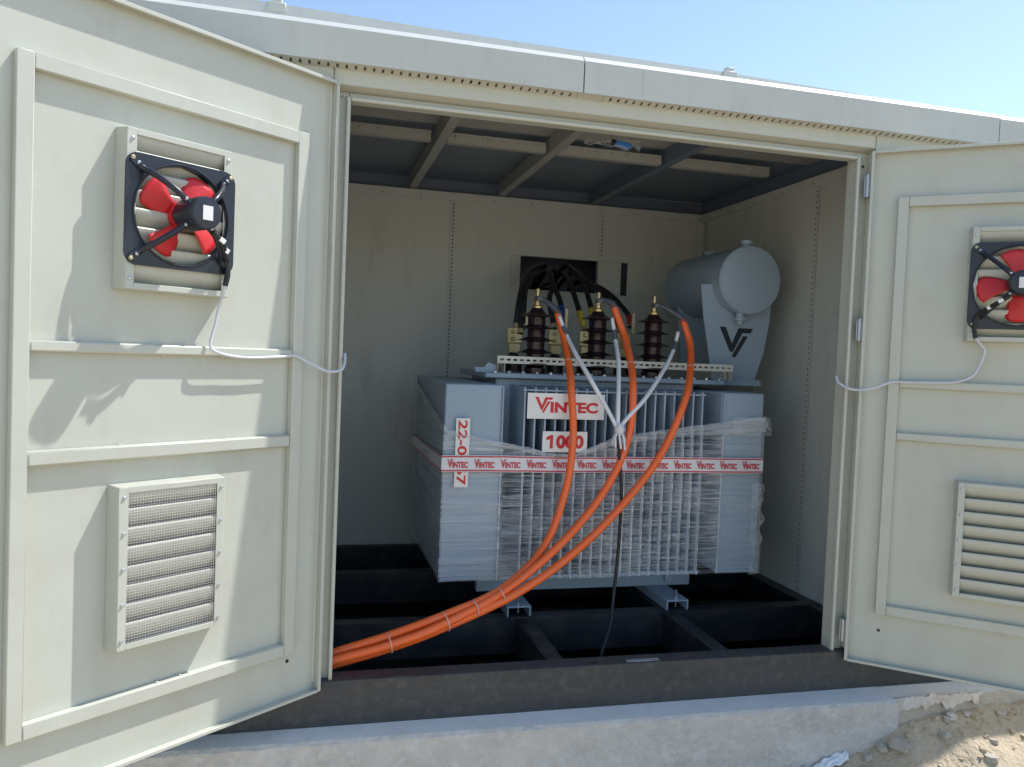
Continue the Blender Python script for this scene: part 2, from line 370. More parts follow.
obj('corner_post', MB().box(2.545, 2.580, 2.135, 2.168, 0, 2.27), CREAM2, kiosk, bev=.003)
# top edge angles with bolts
obj('edge_angle', MB().box(-.389, 2.544, 2.160, 2.168, 2.275, 2.33), CREAM2, kiosk, bev=.002)
obj('edge_angle', MB().box(2.575, 2.588, .04, 2.159, 2.275, 2.33), CREAM2, kiosk, bev=.002)
for i in range(12):
    m_ = MB(); bolt(m_, (-.2+i*.25, 2.160, 2.295), (0, -1, 0), .007); obj('bolt', m_, ZINC if i % 3 == 1 else GALV, kiosk)
for i in range(7):
    m_ = MB(); bolt(m_, (2.575, .25+i*.3, 2.293), (-1, 0, 0), .009); obj('bolt', m_, ZINC, kiosk)
# ceiling sheets, purlins, cross angle
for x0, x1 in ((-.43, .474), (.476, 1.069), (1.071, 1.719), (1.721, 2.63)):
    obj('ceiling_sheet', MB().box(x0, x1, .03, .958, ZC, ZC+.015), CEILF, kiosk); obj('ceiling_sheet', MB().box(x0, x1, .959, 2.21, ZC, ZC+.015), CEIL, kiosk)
for x in (.475, 1.07, 1.72):
    m_ = MB(); m_.box(x-.004, x, .06, 2.155, 2.345, ZC-.001); m_.box(x-.004, x+.045, .06, 2.155, 2.335, 2.3445)
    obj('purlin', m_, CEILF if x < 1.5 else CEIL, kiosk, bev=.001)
for x0, x1 in ((-.38, .44), (.525, 1.045), (1.118, 1.70), (1.768, 2.36)):
    m_ = MB(); m_.box(x0, x1, .955, .960, 2.338, 2.384); m_.box(x0, x1, .9605, 1.005, 2.334, 2.338);
    ob = obj('cross_angle', m_, CEILF, kiosk)
    k = int((x1-x0)/.085)
    for i in range(k):
        q = MB(); bolt(q, (x0+.04+i*.085, .955, 2.365), (0, -1, 0), .006); obj('bolt', q, ZINC if (i*7+int(x0*10)) % 4 == 0 else GALV, ob)
# roof: eave fascia in lengths, lit chamfer, hipped crown, lugs
roof = obj('roof', MB().box(XL, XR, .062, 2.83, 2.438, 2.46), ROOFP, kiosk)
JX = [XL, .889, 2.864, XR]
for i in range(3):
    x0, x1 = JX[i]+(.0025 if i else 0), JX[i+1]-(.0025 if i < 2 else 0)
    dz = -.004 if i == 2 else 0
    m_ = MB().prism([(x0, -.1, 2.30+dz), (x0, -.1, 2.422+dz), (x0, -.076, 2.446+dz), (x0, .06, 2.449+dz), (x0, .06, 2.43+dz), (x0, -.07, 2.43+dz), (x0, -.09, 2.415+dz), (x0, -.09, 2.30+dz)], (x1-x0, 0, 0))
    obj('fascia', m_, ROOFP, roof)
obj('fascia_cover_strip', MB().box(1.135, 1.15, -.1015, -.1002, 2.302, 2.42), ROOFP, roof)
def crown(x): return interp(x, [(XL, 2.60), (-.27, 2.556), (.5, 2.541), (1.5, 2.536), (2.3, 2.520), (2.9, 2.49), (XR, 2.47)])
m_ = MB(); n = 40; P = []
for i in range(n+1):
    x = XL+(XR-XL)*i/n; z = crown(x)
    P += [(x, .085, 2.4602), (x, .1, z), (x, 1.1, z+.03), (x, 2.3, 2.4602)]
m_.v = P; m_.f = [(i*4+j, i*4+j+1, i*4+5+j, i*4+4+j) for i in range(n) for j in range(3)]
obj('roof_crown', m_, ROOFP, roof, sharp=30)
for x, z in ((-.275, 2.555), (1.62, 2.535)):
    m_ = MB(); m_.box(x-.02, x+.02, .095, .125, z-.02, z+.022); m_.box(x-.034, x+.034, .09, .13, z-.03, z+.004); obj('lifting_lug', m_, ROOFP, roof, bev=.003)
# slotted soffit strips under the eave
for x0, x1 in ((-.9, .87), (.98, 2.86), (2.88, 4.6)):
    m_ = MB().slotted((x0, -.0895, 2.300), (1, 0, 0), (0, .97, -.243), (0, .243, .97), x1-x0, .0392, .002, .033, .009, .024)
    obj('soffit_vent_strip', m_, SOFF, roof, kind='stuff')
obj('soffit_filler', MB().prism([(.872, -.0895, 2.300), (.872, -.0515, 2.2905), (.872, -.0515, 2.293), (.872, -.0895, 2.3025)], (.106, 0, 0)), SOFF, roof)
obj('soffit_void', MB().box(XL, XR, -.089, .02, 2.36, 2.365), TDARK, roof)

# steel base frame: channels with flanges
basef = obj('base_frame', MB().box(XL, XR, 2.13, 2.2, -.175, -.021), BLACK, kiosk)
def chan_x(x0, x1, y0, wd, m, nm='beam', flip=1, z0=-.175, z1=0):
    mb = MB(); mb.box(x0, x1, y0, y0+.009*flip, z0, z1) if flip > 0 else mb.box(x0, x1, y0-.009, y0, z0, z1)
    a, c = (y0+.0091, y0+wd) if flip > 0 else (y0-wd, y0-.0091)
    mb.box(x0, x1, a, c, z1-.011, z1); mb.box(x0, x1, a, c, z0, z0+.011)
    return obj(nm, mb, m, basef, bev=.002)
chan_x(XL, XR, -.04, .09, SILL, 'sill_beam')
chan_x(-.38, 2.58, .58, .08, BLACK)
chan_x(-.38, 2.58, 1.42, .08, BLACK)
for x in (.885, 1.655, ):
    for y0, y1 in ((.052, .578), (.662, 1.418), (1.502, 2.128)):
        mb = MB(); mb.box(x, x+.009, y0, y1, -.172, -.002); mb.box(x+.0091, x+.075, y0, y1, -.013, -.002); mb.box(x+.0091, x+.075, y0, y1, -.172, -.161)
        obj('beam', mb, BLACK, basef, bev=.002)
for x in (-.38, 2.505):
    mb = MB(); mb.box(x, x+.075, .052, 2.128, -.013, -.003); mb.box(x+(0 if x < 0 else .066), x+(.009 if x < 0 else .075), .052, 2.128, -.172, -.0131); obj('beam', mb, BLACK, basef, bev=.002)
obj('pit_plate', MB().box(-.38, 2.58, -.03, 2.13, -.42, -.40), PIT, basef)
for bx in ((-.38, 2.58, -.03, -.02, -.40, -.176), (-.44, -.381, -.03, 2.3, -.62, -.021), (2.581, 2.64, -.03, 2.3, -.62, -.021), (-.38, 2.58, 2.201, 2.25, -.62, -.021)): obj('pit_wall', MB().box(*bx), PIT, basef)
# gusset plates seen in the pits
for x, y in ((.985, .72), (2.1, .72), (2.1, 1.55)):
    obj('gusset_plate', MB().prism([(x, y, -.10), (x+.32, y, -.10), (x+.42, y+.3, -.10), (x-.05, y+.3, -.10)], (0, 0, -.006)), BLACK, basef)
for x, y in ((.905, .09), (.905, .5), (1.69, .1), (1.69, .53), (1.28, -.005), (1.07, -.01)):
    obj('bolt_slot', MB().box(x-.018, x+.018, y-.006, y+.006, -.0015, .0015), PIT, basef)

# ------------------------------------------------------------------ doors
# local door frame: X = s (away from hinge), Y = out of the inner face, Z up
def door_matrix(hx, hy, ang, sgn):
    t = Vector((sgn*math.sin(ang), -math.cos(ang), 0)); n = Vector((-sgn*math.cos(ang), -math.sin(ang), 0))
    m = Matrix((t, n, Vector((0, 0, 1)))).transposed().to_4x4(); m.translation = (hx, hy, 0); return m
DW = 1.162; PAN = -.024
def door(M, zt, zb, st, rails, sx):
    inv = M
    mb = MB(); mb.box(0, DW, PAN-.035, PAN, zb, zt)
    d = obj('door', mb, CREAM, kiosk, bev=.002, matrix=M)
    def sub(nm, m_, ma=CREAM, bev=.0025, **k): return obj(nm, m_, ma, d, bev=bev, matrix=M, **k)
    e = .0012
    sub('edge_flange', MB().box(0, .004, PAN+e*0, .006, zb, zt), bev=.001); sub('edge_flange', MB().box(DW-.004, DW, PAN, .006, zb, zt), bev=.001)
    sub('edge_flange', MB().box(.0042, DW-.0042, PAN, .006, zt-.004, zt), bev=.001); sub('edge_flange', MB().box(.0042, DW-.0042, PAN, .006, zb, zb+.004), bev=.001)
    # rolled bright rim along the flange fronts
    sub('edge_rim', MB().box(-.004, .010, .0062, .010, zb, zt), bev=.0015); sub('edge_rim', MB().box(.0102, DW-.001, .0062, .010, zt-.010, zt+.003), bev=.0015)
    sub('edge_rim', MB().box(.0102, DW-.001, .0062, .010, zb-.002, zb+.010), bev=.0015)
    s0, s1, z0, z1 = st; wd = .043; y1 = .003
    sub('stiffener', MB().box(s0, s0+wd, PAN, y1, z0, z1), bev=.0025); sub('stiffener', MB().box(s1-wd, s1, PAN, y1, z0, z1), bev=.0025)
    for a, c in ((z0, z0+wd), (z1-wd, z1)): sub('stiffener', MB().box(s0+wd+.0003, s1-wd-.0003, PAN, y1, a, c), bev=.0025)
    for a, c in rails: sub('rail', MB().box(s0+wd+.0003, s1-wd-.0003, PAN, y1-.001, a, c), bev=.005)
    # weld tabs along the stiffeners
    rnd = random.Random(int(sx*10))
    for zz in [z0+wd, rails[0][0], rails[1][1], rails[0][1]]:
        for k in range(2):
            s = rnd.uniform(s0+.2, s1-.2); sub('weld_spot', MB().lathe((s, -.011, zz), (0, 0, 1 if zz != rails[0][0] else -1), [(.006, -.002), (.005, .003), (.002, .004)], 8), bev=0)
    for zz in ((.10, 1.44, 2.07) if sx == 2 else ()):
        h = MB(); h.box(-.030, -.0045, PAN-.012, PAN+.022, zz-.045, zz+.045); h.cyl((-.017, PAN+.028, zz-.05), (-.017, PAN+.028, zz+.05), .008, 12)
        sub('hinge', h, GALV, bev=.001)
    q = MB(); q.cyl((.128, PAN, .118), (.128, PAN+.003, .118), .0065, 10); sub('bolt_hole', q, TDARK, bev=0)
    return d
ML = door_matrix(-.0446, -.06, .9122, -1); MR = door_matrix(2.2438, -.0589, .8813, 1)
door(ML, 2.2377, -.0244, (.118, 1.055, .150, 2.022), ((1.223, 1.254), (.908, .950)), 1)
door(MR, 2.2188, -.0324, (.110, 1.050, .195, 2.017), ((1.193, 1.229), (.965, 1.001)), 2)

# louvred vents on the doors
def vent(M, s0, s1, z0, z1, label, mesh_on, nslat, depth=.056):
    r = thing('louvre_vent', None, label, 'vent', 'louvred vents on the doors', matrix=M @ Matrix.Translation(((s0+s1)/2, PAN, z0)))
    y0 = PAN+.0004; y1 = PAN+depth; fl = .026; k = .010
    def sub(nm, m_, ma=CREAM, bev=.002, kind=None): return obj(nm, m_, ma, r, bev=bev, matrix=M, kind=kind)
    # drafted side walls plus front flanges
    def wall(a, b_):
        mb = MB(); (as_, az), (bs, bz) = a, b_
        cs, cz = (s0+s1)/2, (z0+z1)/2
        out = lambda s, z: (s+(k if s > cs else -k), z+(k*.4 if z > cz else -k*.4))
        ins = lambda s, z, t: (s+(-t if s > cs else t), z+(-t if z > cz else t))
        oa, ob_ = out(as_, az), out(bs, bz); ia, ib = ins(as_, az, .003), ins(bs, bz, .003); ioa, iob = ins(*oa, .003), ins(*ob_, .003)
        v = [(oa[0], y0, oa[1]), (ob_[0], y0, ob_[1]), (bs, y1, bz), (as_, y1, az), (ioa[0], y0, ioa[1]), (iob[0], y0, iob[1]), (ib[0], y1, ib[1]), (ia[0], y1, ia[1])]
        mb.add(v, [(0,1,2,3),(7,6,5,4),(0,4,5,1),(3,2,6,7),(0,3,7,4),(1,5,6,2)]); sub('frame_side', mb)
    wall((s0, z0), (s0, z1)); wall((s1, z0), (s1, z1)); wall((s0, z1), (s1, z1)); wall((s0, z0), (s1, z0))
    f0, f1 = y1+.0003, y1+.003
    sub('frame_flange', MB().box(s0, s0+fl, f0, f1, z0, z1)); sub('frame_flange', MB().box(s1-fl, s1, f0, f1, z0, z1))
    sub('frame_flange', MB().box(s0+fl+.0003, s1-fl-.0003, f0, f1, z0, z0+.018)); sub('frame_flange', MB().box(s0+fl+.0003, s1-fl-.0003, f0, f1, z1-.018, z1))
    # curved slats: rolled inner edge on top, falling away outwards
    zz0, zz1 = z0+.016, z1-.012; p = (zz1-zz0)/nslat
    mb = MB(); prof = [(y1-.012, 0), (y1-.007, .004), (y1-.004, .000), (y1-.005, -.012), (y1-.012, -.026), (y1-.024, -.042), (y1-.042, -.056)]
    prof = [(y, z*p/.056) for y, z in prof]
    a, c = s0+.004, s1-.004; n = len(prof)
    v = [(s, y, z) for s in (a, c) for y, z in prof] + [(s, y-.0015, z-.0015) for s in (a, c) for y, z in prof]
    f = [(i, i+1, n+i+1, n+i) for i in range(n-1)] + [(2*n+i, 3*n+i, 3*n+i+1, 2*n+i+1) for i in range(n-1)]
    mb.add(v, f); first = None
    for i in range(nslat):
        if first is None: o = sub('slat', mb, bev=0); first = o.data; o.matrix_basis = M @ Matrix.Translation((0, 0, zz1-i*p))
        else:
            o = obj('slat', None, None, r, matrix=M @ Matrix.Translation((0, 0, zz1-i*p)), mesh=first)
    for s in (s0+.013, s1-.013):
        for i in range(5):
            z = z0+.03+i*(z1-z0-.06)/4; q = MB(); bolt(q, (s, f1, z), (0, 1, 0), .0055, .005); sub('screw', q, ZINC, bev=0)
    if mesh_on:
        mb = MB(); yy = y1-.0006; t = .00034; pt = .0085
        x = s0+fl-.004
        while x < s1-fl+.004: mb.box(x-t, x+t, yy-t, yy+t, z0+.01, z1-.01); x += pt
        z = z0+.012
        while z < z1-.012: mb.box(s0+fl-.006, s1-fl+.006, yy-2.9*t, yy-1.1*t, z-t, z+t); z += pt
        sub('wire_mesh', mb, WIRE, bev=0, kind='stuff')
    return r
vent(ML, .436, .776, .342, .830, 'lower louvred vent with wire mesh on the left sunlit door', True, 8)
vent(MR, .398, .738, .330, .812, 'lower louvred vent on the right shaded door', False, 8)
vent(ML, .442, .776, 1.415, 1.880, 'upper louvred vent box behind the fan on the left sunlit door', False, 8)
vent(MR, .396, .736, 1.403, 1.872, 'upper louvred vent box behind the fan on the right shaded door', False, 8)

# exhaust fans
def fan(M, s, z, hw, hh, label, rot, tilt=0, arm_off=0):
    Mf = M @ Matrix.Translation((s, PAN+.0615, z)) @ Matrix.Rotation(tilt, 4, 'Y')
    r = thing('exhaust_fan', None, label, 'fan', 'exhaust fans on the doors', matrix=Mf)
    def sub(nm, m_, ma, par=None, bev=0, **k): return obj(nm, m_, ma, par or r, bev=bev, matrix=Mf, **k)
    rad = min(hw, hh)*.91; outer = []; inner = []; cr0 = .038
    for qd, (sx_, sz_) in enumerate(((1, 1), (-1, 1), (-1, -1), (1, -1))):
        cxx, czz = sx_*(hw-cr0), sz_*(hh-cr0); st = [(sx_*hw, 0), (sx_*hw, czz*.5), (sx_*hw, czz*.85)]
        en = [(cxx*.85, sz_*hh), (cxx*.5, sz_*hh)]
        arc_ = [(cxx+sx_*cr0*math.cos(R(a_)), czz+sz_*cr0*math.sin(R(a_))) for a_ in range(0, 91, 15)]
        seg_ = st+arc_+en if qd % 2 == 0 else ([(0, sz_*hh)] + en[::-1] + arc_[::-1] + st[1:][::-1])
        if qd % 2 == 0: outer += seg_
        else: outer += seg_
    n = len(outer)
    for a_, b__ in outer:
        l_ = math.hypot(a_, b__); inner.append((a_/l_*rad, b__/l_*rad))
    mb = MB(); v = []; y0, y1 = 0, .005
    for ring, y in ((outer, y1), (inner, y1), (inner, y0-.020), ([(a_*1.03, c_*1.03) for a_, c_ in inner], y0-.020), ([(a_*1.03, c_*1.03) for a_, c_ in inner], y0), (outer, y0)): v += [(a_, y, c_) for a_, c_ in ring]
    f = [(k*n+i, k*n+(i+1)%n, ((k+1)%6)*n+(i+1)%n, ((k+1)%6)*n+i) for k in range(6) for i in range(n)]
    mb.add(v, f); plate = sub('mounting_plate', mb, FBLACK, smooth=False)
    ring_ = MB(); P_ = [(math.cos(R(a_))*(rad+.004), .0065, math.sin(R(a_))*(rad+.004)) for a_ in range(0, 361, 6)]; ring_.tube(P_, .003, 6, 1); sub('rolled_ring', ring_, FBLACK)
    mb = MB(); mb.lathe((0, .030, 0), (0, 1, 0), [(.030, -.03), (.046, 0), (.049, .012), (.049, .105), (.045, .114), (.020, .1165)], 32); motor = sub('motor', mb, FBLACK, sharp=30)
    sub('motor_label', MB().box(-.016, .016, .1467, .1475, -.022, .020), PWHITE, motor)
    sub('hub', MB().lathe((0, -.004, 0), (0, 1, 0), [(.012, -.012), (.040, -.01), (.044, .01), (.042, .018)], 24), FRED)
    for k in range(4):
        t0 = rot + k*math.pi/2; mb = MB(); nr, na = 6, 6; v = []
        for i in range(nr+1):
            rr = .038 + (rad-.012-.038)*i/nr
            half = R(27-4*(i/nr))
            for j in range(na+1):
                u = j/na*2-1; a = t0 + u*half + R(12)*(i/nr)
                rr2 = rr - (.010*abs(u)**4 if i == nr else 0)
                v.append((math.cos(a)*rr2, -.002 + .014*u*(1-.25*i/nr) + .004*(1-u*u), math.sin(a)*rr2))
        mb.add(v, [(i*(na+1)+j, i*(na+1)+j+1, (i+1)*(na+1)+j+1, (i+1)*(na+1)+j) for i in range(nr) for j in range(na)])
        bl = sub('blade', mb, FRED, sharp=60); so_ = bl.modifiers.new('t', 'SOLIDIFY'); so_.thickness = .003
    for k in range(4):
        t = math.pi/4+k*math.pi/2+arm_off*0; cx, cz = math.copysign(hw*.80, math.cos(t)), math.copysign(hh*.80, math.sin(t)); l = math.hypot(cx, cz); ux, uz = cx/l, cz/l
        mb = MB(); mb.tube([(cx, .010, cz), (cx-ux*.02, .014, cz-uz*.02), (cx-ux*.05, .050, cz-uz*.05), (ux*.085, .086, uz*.085), (ux*.046, .090, uz*.046)], .0095, 10, 5)
        arm = sub('bracket_arm', mb, FBLACK)
        mb = MB(); mb.obox((cx+ux*.004, .0085, cz+uz*.004), Vector((ux, 0, uz))*.018, (0, .0022, 0), Vector((-uz, 0, ux))*.012); sub('bracket_foot', mb, FBLACK, arm)
        for d_, ma in ((.0, ZINC), (.024, COPPER)):
            q = MB(); bolt(q, (cx+ux*d_*.9, .0108 if d_ == 0 else .006, cz+uz*d_*.9), (0, 1, 0), .0075, .007); sub('screw', q, ma)
        q = MB(); bolt(q, (ux*.056, .098, uz*.056), (0, 1, 0), .006, .006); sub('screw', q, ZINC)
    # terminal wiring strapped to one arm
    sg = 1 if M is MR else 1
    sx_ = -1
    mb = MB(); mb.tube([(sx_*.04, .108, -.05), (sx_*.075, .100, -.075), (sx_*.11, .062, -.10), (sx_*hw*.80, .022, -hh*.72), (sx_*hw*.84, .020, -hh*.98), (sx_*hw*.80, .018, -hh*1.22)], .009, 8, 5)
    sub('wiring_sleeve', mb, RUBBER)
    for px, py, pz in ((sx_*.070, .113, -.070), (sx_*.104, .080, -.094)):
        q = MB(); q.obox((px, py, pz), (.008, 0, .005), (0, .003, 0), (-.004, 0, .006)); sub('wire_clip', q, PWHITE)
    return r
# (in the left door's local frame s grows away from the hinge, so the motor wiring leaves towards the hinge side)
fan(ML, .609, 1.648, .176, .163, 'black framed exhaust fan with red blades on the left sunlit door', R(22), tilt=R(0))
fan(MR, .566, 1.630, .176, .178, 'black framed exhaust fan with red blades on the right shaded door', R(-4))

def on_door(M, s, y, z): return M @ Vector((s, y, z))
pl = [(.468, .052, 1.456), (.466, .045, 1.43), (.463, .018, 1.39), (.470, .012, 1.33), (.488, .014, 1.262), (.470, .016, 1.238), (.40, .012, 1.224), (.314, .012, 1.222), (.20, .012, 1.229), (.160, .014, 1.232), (.10, .030, 1.205), (.04, .045, 1.180), (-.02, .045, 1.185), (-.05, .03, 1.21), (-.075, -.0, 1.245)]
o = obj('fan_cord', MB().tube([on_door(ML, *p_) for p_ in pl], .0052, 8, 6), CORD)
tag(o, 'thin pale flex cord hanging from the fan on the left sunlit door', 'cord', 'fan flex cords')
pr = [(.425, .055, 1.425), (.430, .045, 1.41), (.45, .02, 1.385), (.464, .012, 1.36), (.445, .012, 1.29), (.416, .014, 1.25), (.36, .012, 1.228), (.270, .012, 1.222), (.18, .012, 1.219), (.125, .014, 1.217), (.06, .030, 1.190), (.001, .035, 1.176), (-.05, .035, 1.182), (-.09, .02, 1.206), (-.10, .0, 1.23)]
o = obj('fan_cord', MB().tube([on_door(MR, *p_) for p_ in pr], .0058, 8, 6), CORD)
tag(o, 'thin pale flex cord hanging from the fan on the right shaded door', 'cord', 'fan flex cords')

# ------------------------------------------------------------------ transformer
T = thing('power_transformer', (1.32, 1.1, 0), 'blue grey oil transformer with corrugated fins standing inside the kiosk', 'transformer')
def tp(nm, m_, ma=TBLUE, par=None, bev=0, **k): return obj(nm, m_, ma, par or T, bev=bev, **k)
ZB_, ZT_ = .198, 1.118
for x in (.904, 1.741):
    m_ = MB(); m_.box(x-.06, x+.06, .590, 1.62, .044, .052); m_.box(x-.06, x-.052, .590, 1.62, .001, .0439); m_.box(x+.052, x+.06, .590, 1.62, .001, .0439)
    sk_ = tp('skid', m_, TBLUE, bev=.001)
    q = MB(); q.cyl((x, .612, .012), (x, .612, .10), .0045, 10); bolt(q, (x, .612, .0525), (0, 0, 1), .011, .012); tp('skid_bolt', q, ZINC, sk_)
for y in (.84, 1.35): tp('cross_member', MB().box(.74, 1.93, y, y+.07, .053, .125), bev=.003)
tp('lashing_eye', MB().lathe((1.80, .832, .10), (0, -1, 0), [(.012, 0), (.026, .002), (.026, .012), (.012, .014)], 16), TBLUE)
tp('tank', MB().box(.80, 1.905, .85, 1.47, .126, 1.148), bev=.006)
for x0, x1 in ((.500, .782), (1.925, 2.165)):
    e_ = tp('end_radiator', MB().box(x0, x1, .572, 1.63, ZB_, 1.124 if x0 < 1 else 1.120), bev=.008, bseg=2)
    # folded seam along the inner front edge and a welded bottom lip
    sx = x1-.006 if x0 < 1 else x0+.006
    tp('seam', MB().box(sx-.0035, sx+.0035, .560, .5716, ZB_, 1.115), TBLUE, e_, bev=.001)
    tp('seam', MB().box(x0+.004, x1-.004, .566, .5716, ZB_-.004, ZB_+.012), TBLUE, e_, bev=.001)
fx0, fp, nf = .884, .0517, 19
fin_mesh = None
for i in range(nf):
    x = fx0+i*fp
    if x > 1.83: break
    Mx = Matrix.Translation((x, 0, 0))
    if fin_mesh is None:
        m_ = MB(); m_.box(-.0048, .0048, .566, .8499, ZB_, ZT_); o = tp('fin', m_, bev=.0015, matrix=Mx); fin_mesh = o.data
    else:
        o = obj('fin', None, None, T, matrix=Mx, mesh=fin_mesh, bev=.0015)
xl = fx0+(nf-1)*fp if fx0+(nf-1)*fp <= 1.83 else fx0+(nf-2)*fp
tp('fin_tie_bar', MB().cyl((fx0-.012, .563, 1.104), (xl+.012, .563, 1.104), .0045, 8))
tp('fin_bottom_rail', MB().box(fx0-.02, xl+.02, .560, .5655, ZB_-.002, ZB_+.012), bev=.001)
lid = tp('tank_lid', MB().box(.735, 2.06, .795, 1.525, 1.150, 1.176), bev=.004)
for i in range(18):
    q = MB(); bolt(q, (.79+i*.073, .815, 1.1762), (0, 0, 1), .011, .012); tp('lid_bolt', q, GALV if i % 4 else ZINC, lid)
# lifting hook at the left of the lid
tp('lifting_hook', MB().prism([(.70, .86, 1.1764), (.80, .86, 1.1764), (.80, .86, 1.215), (.76, .86, 1.225), (.74, .86, 1.20), (.69, .86, 1.20)], (0, .015, 0)), TBLUE, lid)
# high-voltage bushings
for x in (1.020, 1.356, 1.676):
    y = .905; prof = [(.055, 1.1764), (.055, 1.205), (.042, 1.21)]
    for k in range(5):
        z = 1.213+k*.0635; s = 1-.08*k/4
        prof += [(.047, z), (.056*s, z+.005), (.094*s, z+.007), (.096*s, z+.010), (.062*s, z+.020), (.046, z+.026)]
    prof += [(.036, 1.500), (.030, 1.513), (.018, 1.516)]
    bu = tp('bushing', MB().lathe((x, y, 0), (0, 0, 1), prof, 28), BROWN, sharp=50)
    tp('terminal', MB().lathe((x, y, 0), (0, 0, 1), [(.030, 1.5165), (.030, 1.526), (.018, 1.532), (.016, 1.552), (.021, 1.554), (.021, 1.572), (.011, 1.578), (.010, 1.600), (.014, 1.601), (.012, 1.616), (.005, 1.62)], 12), BRASS, bu)
# low-voltage bushings with flag terminals
for i, x in enumerate((1.00, 1.245, 1.43, 1.66)):
    y = 1.29; bu = tp('low_voltage_bushing', MB().lathe((x, y, 0), (0, 0, 1), [(.05, 1.1764), (.05, 1.22), (.035, 1.225), (.035, 1.245), (.048, 1.25), (.03, 1.27), (.02, 1.28)], 20), BROWN)
    m_ = MB(); m_.box(x-.035, x+.035, y-.020, y+.020, 1.281, 1.335); m_.box(x-.045, x+.045, y-.012, y+.012, 1.3355, 1.425)
    tp('flag_terminal', m_, COPPER, bu, bev=.004)
    for zz in (1.36, 1.40):
        q = MB(); bolt(q, (x-.01, y-.0125, zz), (0, -1, 0), .012, .012); tp('terminal_bolt', q, BRASS, bu)
for x, z0, z1 in ((1.29, 1.43, 1.545), (1.70, 1.42, 1.54), (1.06, 1.43, 1.51)):
    tp('link_bar', MB().box(x-.010, x+.010, 1.24, 1.25, z0, z1), COPPER, bev=.002)
# slotted cream channel lying across the lid
ch = thing('slotted_channel', (1.46, .83, 1.19), 'long cream slotted steel channel fixed across the front of the transformer lid', 'channel')
m_ = MB().slotted((.803, .836, 1.224), (1, 0, 0), (0, 0, 1), (0, 1, 0), 1.325, .038, .0025, .0345, .020, .010)
m_.box(.803, 2.128, .8386, .875, 1.2595, 1.262); m_.box(.803, 2.128, .8386, .875, 1.224, 1.2265)
obj('front_web', m_, SLOT, ch, kind='stuff')
for x in (.806, 2.085):
    m_ = MB(); m_.slotted((x, .842, 1.1775), (0, 1, 0), (0, 0, 1), (1, 0, 0), .46, .046, .0025, .05, .028, .012); m_.box(x, x+.04, .842, 1.302, 1.1764, 1.1774); m_.box(x+.0377, x+.04, .842, 1.302, 1.178, 1.223)
    obj('support_rail', m_, SLOT, ch)
# conservator drum on brackets
cx, cz, cr = 2.212, 1.732, .187
co = tp('conservator', MB().lathe((cx, .845, cz), (0, 1, 0), [(cr-.004, 0), (cr, .004), (cr, .70), (cr-.02, .712)], 64), TBLUE, sharp=40)
tp('end_cover', MB().lathe((cx, .8448, cz), (0, -1, 0), [(cr-.012, 0), (cr-.012, .0025), (cr-.016, .004)], 64), TBLUE, co)
tp('weld_seam', MB().box(cx-.012, cx-.009, .8400, .8408, cz-.165, cz+.165), TBLUE, co)
tp('filler_neck', MB().lathe((cx-.008, .895, cz+cr-.01), (0, 0, 1), [(.026, 0), (.026, .022), (.034, .023), (.034, .042), (.028, .045)], 20), TBLUE, co)
tp('breather_cap', MB().lathe((cx-.01, 1.32, cz+cr-.01), (0, 0, 1), [(.03, 0), (.03, .02), (.045, .021), (.04, .032)], 20), TBLUE, co)
tp('drain_valve', MB().lathe((cx-.03, .885, cz-cr+.014), (0, 0, -1), [(.022, 0), (.022, .035), (.034, .036), (.034, .050), (.020, .052), (.016, .07)], 20), TBLUE, co)
for y in (.93, 1.42):
    arc = []
    for k in range(15):
        a0_ = 188 if y < 1 else 222; a = R(a0_+k*(352-a0_)/14); arc.append((cx+math.cos(a)*(cr+.0015), y, cz+math.sin(a)*(cr+.0015)))
    left = [(2.05, y, 1.177), (1.985, y, 1.52), (1.955, y, 1.70), (1.965, y, 1.735)]
    poly = [(2.315, y, 1.177)][:] + [(2.372, y, 1.36), (2.402, y, 1.60)] + arc[::-1] + left[::-1]
    m_ = MB(); n = len(poly)
    # quads between arc and lower outline keep the concave plate clean
    low = [(1.960, y, 1.70), (1.985, y, 1.52), (2.03, y, 1.30), (2.05, y, 1.177), (2.315, y, 1.177), (2.365, y, 1.33), (2.392, y, 1.50), (2.404, y, 1.66)]
    if y > 1: low = [(p_[0]+max(0, .10*(2.2-p_[0])/.25), p_[1], p_[2]) for p_ in low]
    lowd = []
    for k in range(15):
        u = k/14*(len(low)-1); i = min(int(u), len(low)-2); lowd.append(Vector(low[i]).lerp(Vector(low[i+1]), u-i))
    v = [Vector(p) for p in arc] + lowd; v2 = [p+Vector((0, .008, 0)) for p in v]
    f = [(k, k+1, 16+k, 15+k) for k in range(14)]; m_.add(v+v2, f + [tuple(i+30 for i in q[::-1]) for q in f] + [(15+k, 16+k, 46+k, 45+k) for k in range(14)] + [(k+1, k, 30+k, 31+k) for k in range(14)] + [(0, 15, 45, 30), (14, 44, 59, 29)])
    br = tp('conservator_bracket', m_, TBLUE)
    if y < 1:
        q = MB(); put_logo_v(q, (2.085, y-.0012, 1.305), (1, 0, 0), (0, 0, 1), .168, 1.02); tp('emblem', q, TDARK, br)
        tp('bracket_foot', MB().box(2.04, 2.33, y-.035, y-.0005, 1.1765, 1.184), TBLUE, br)
tp('lid_extension', MB().box(2.0605, 2.34, .90, 1.50, 1.150, 1.1755), TBLUE, lid)
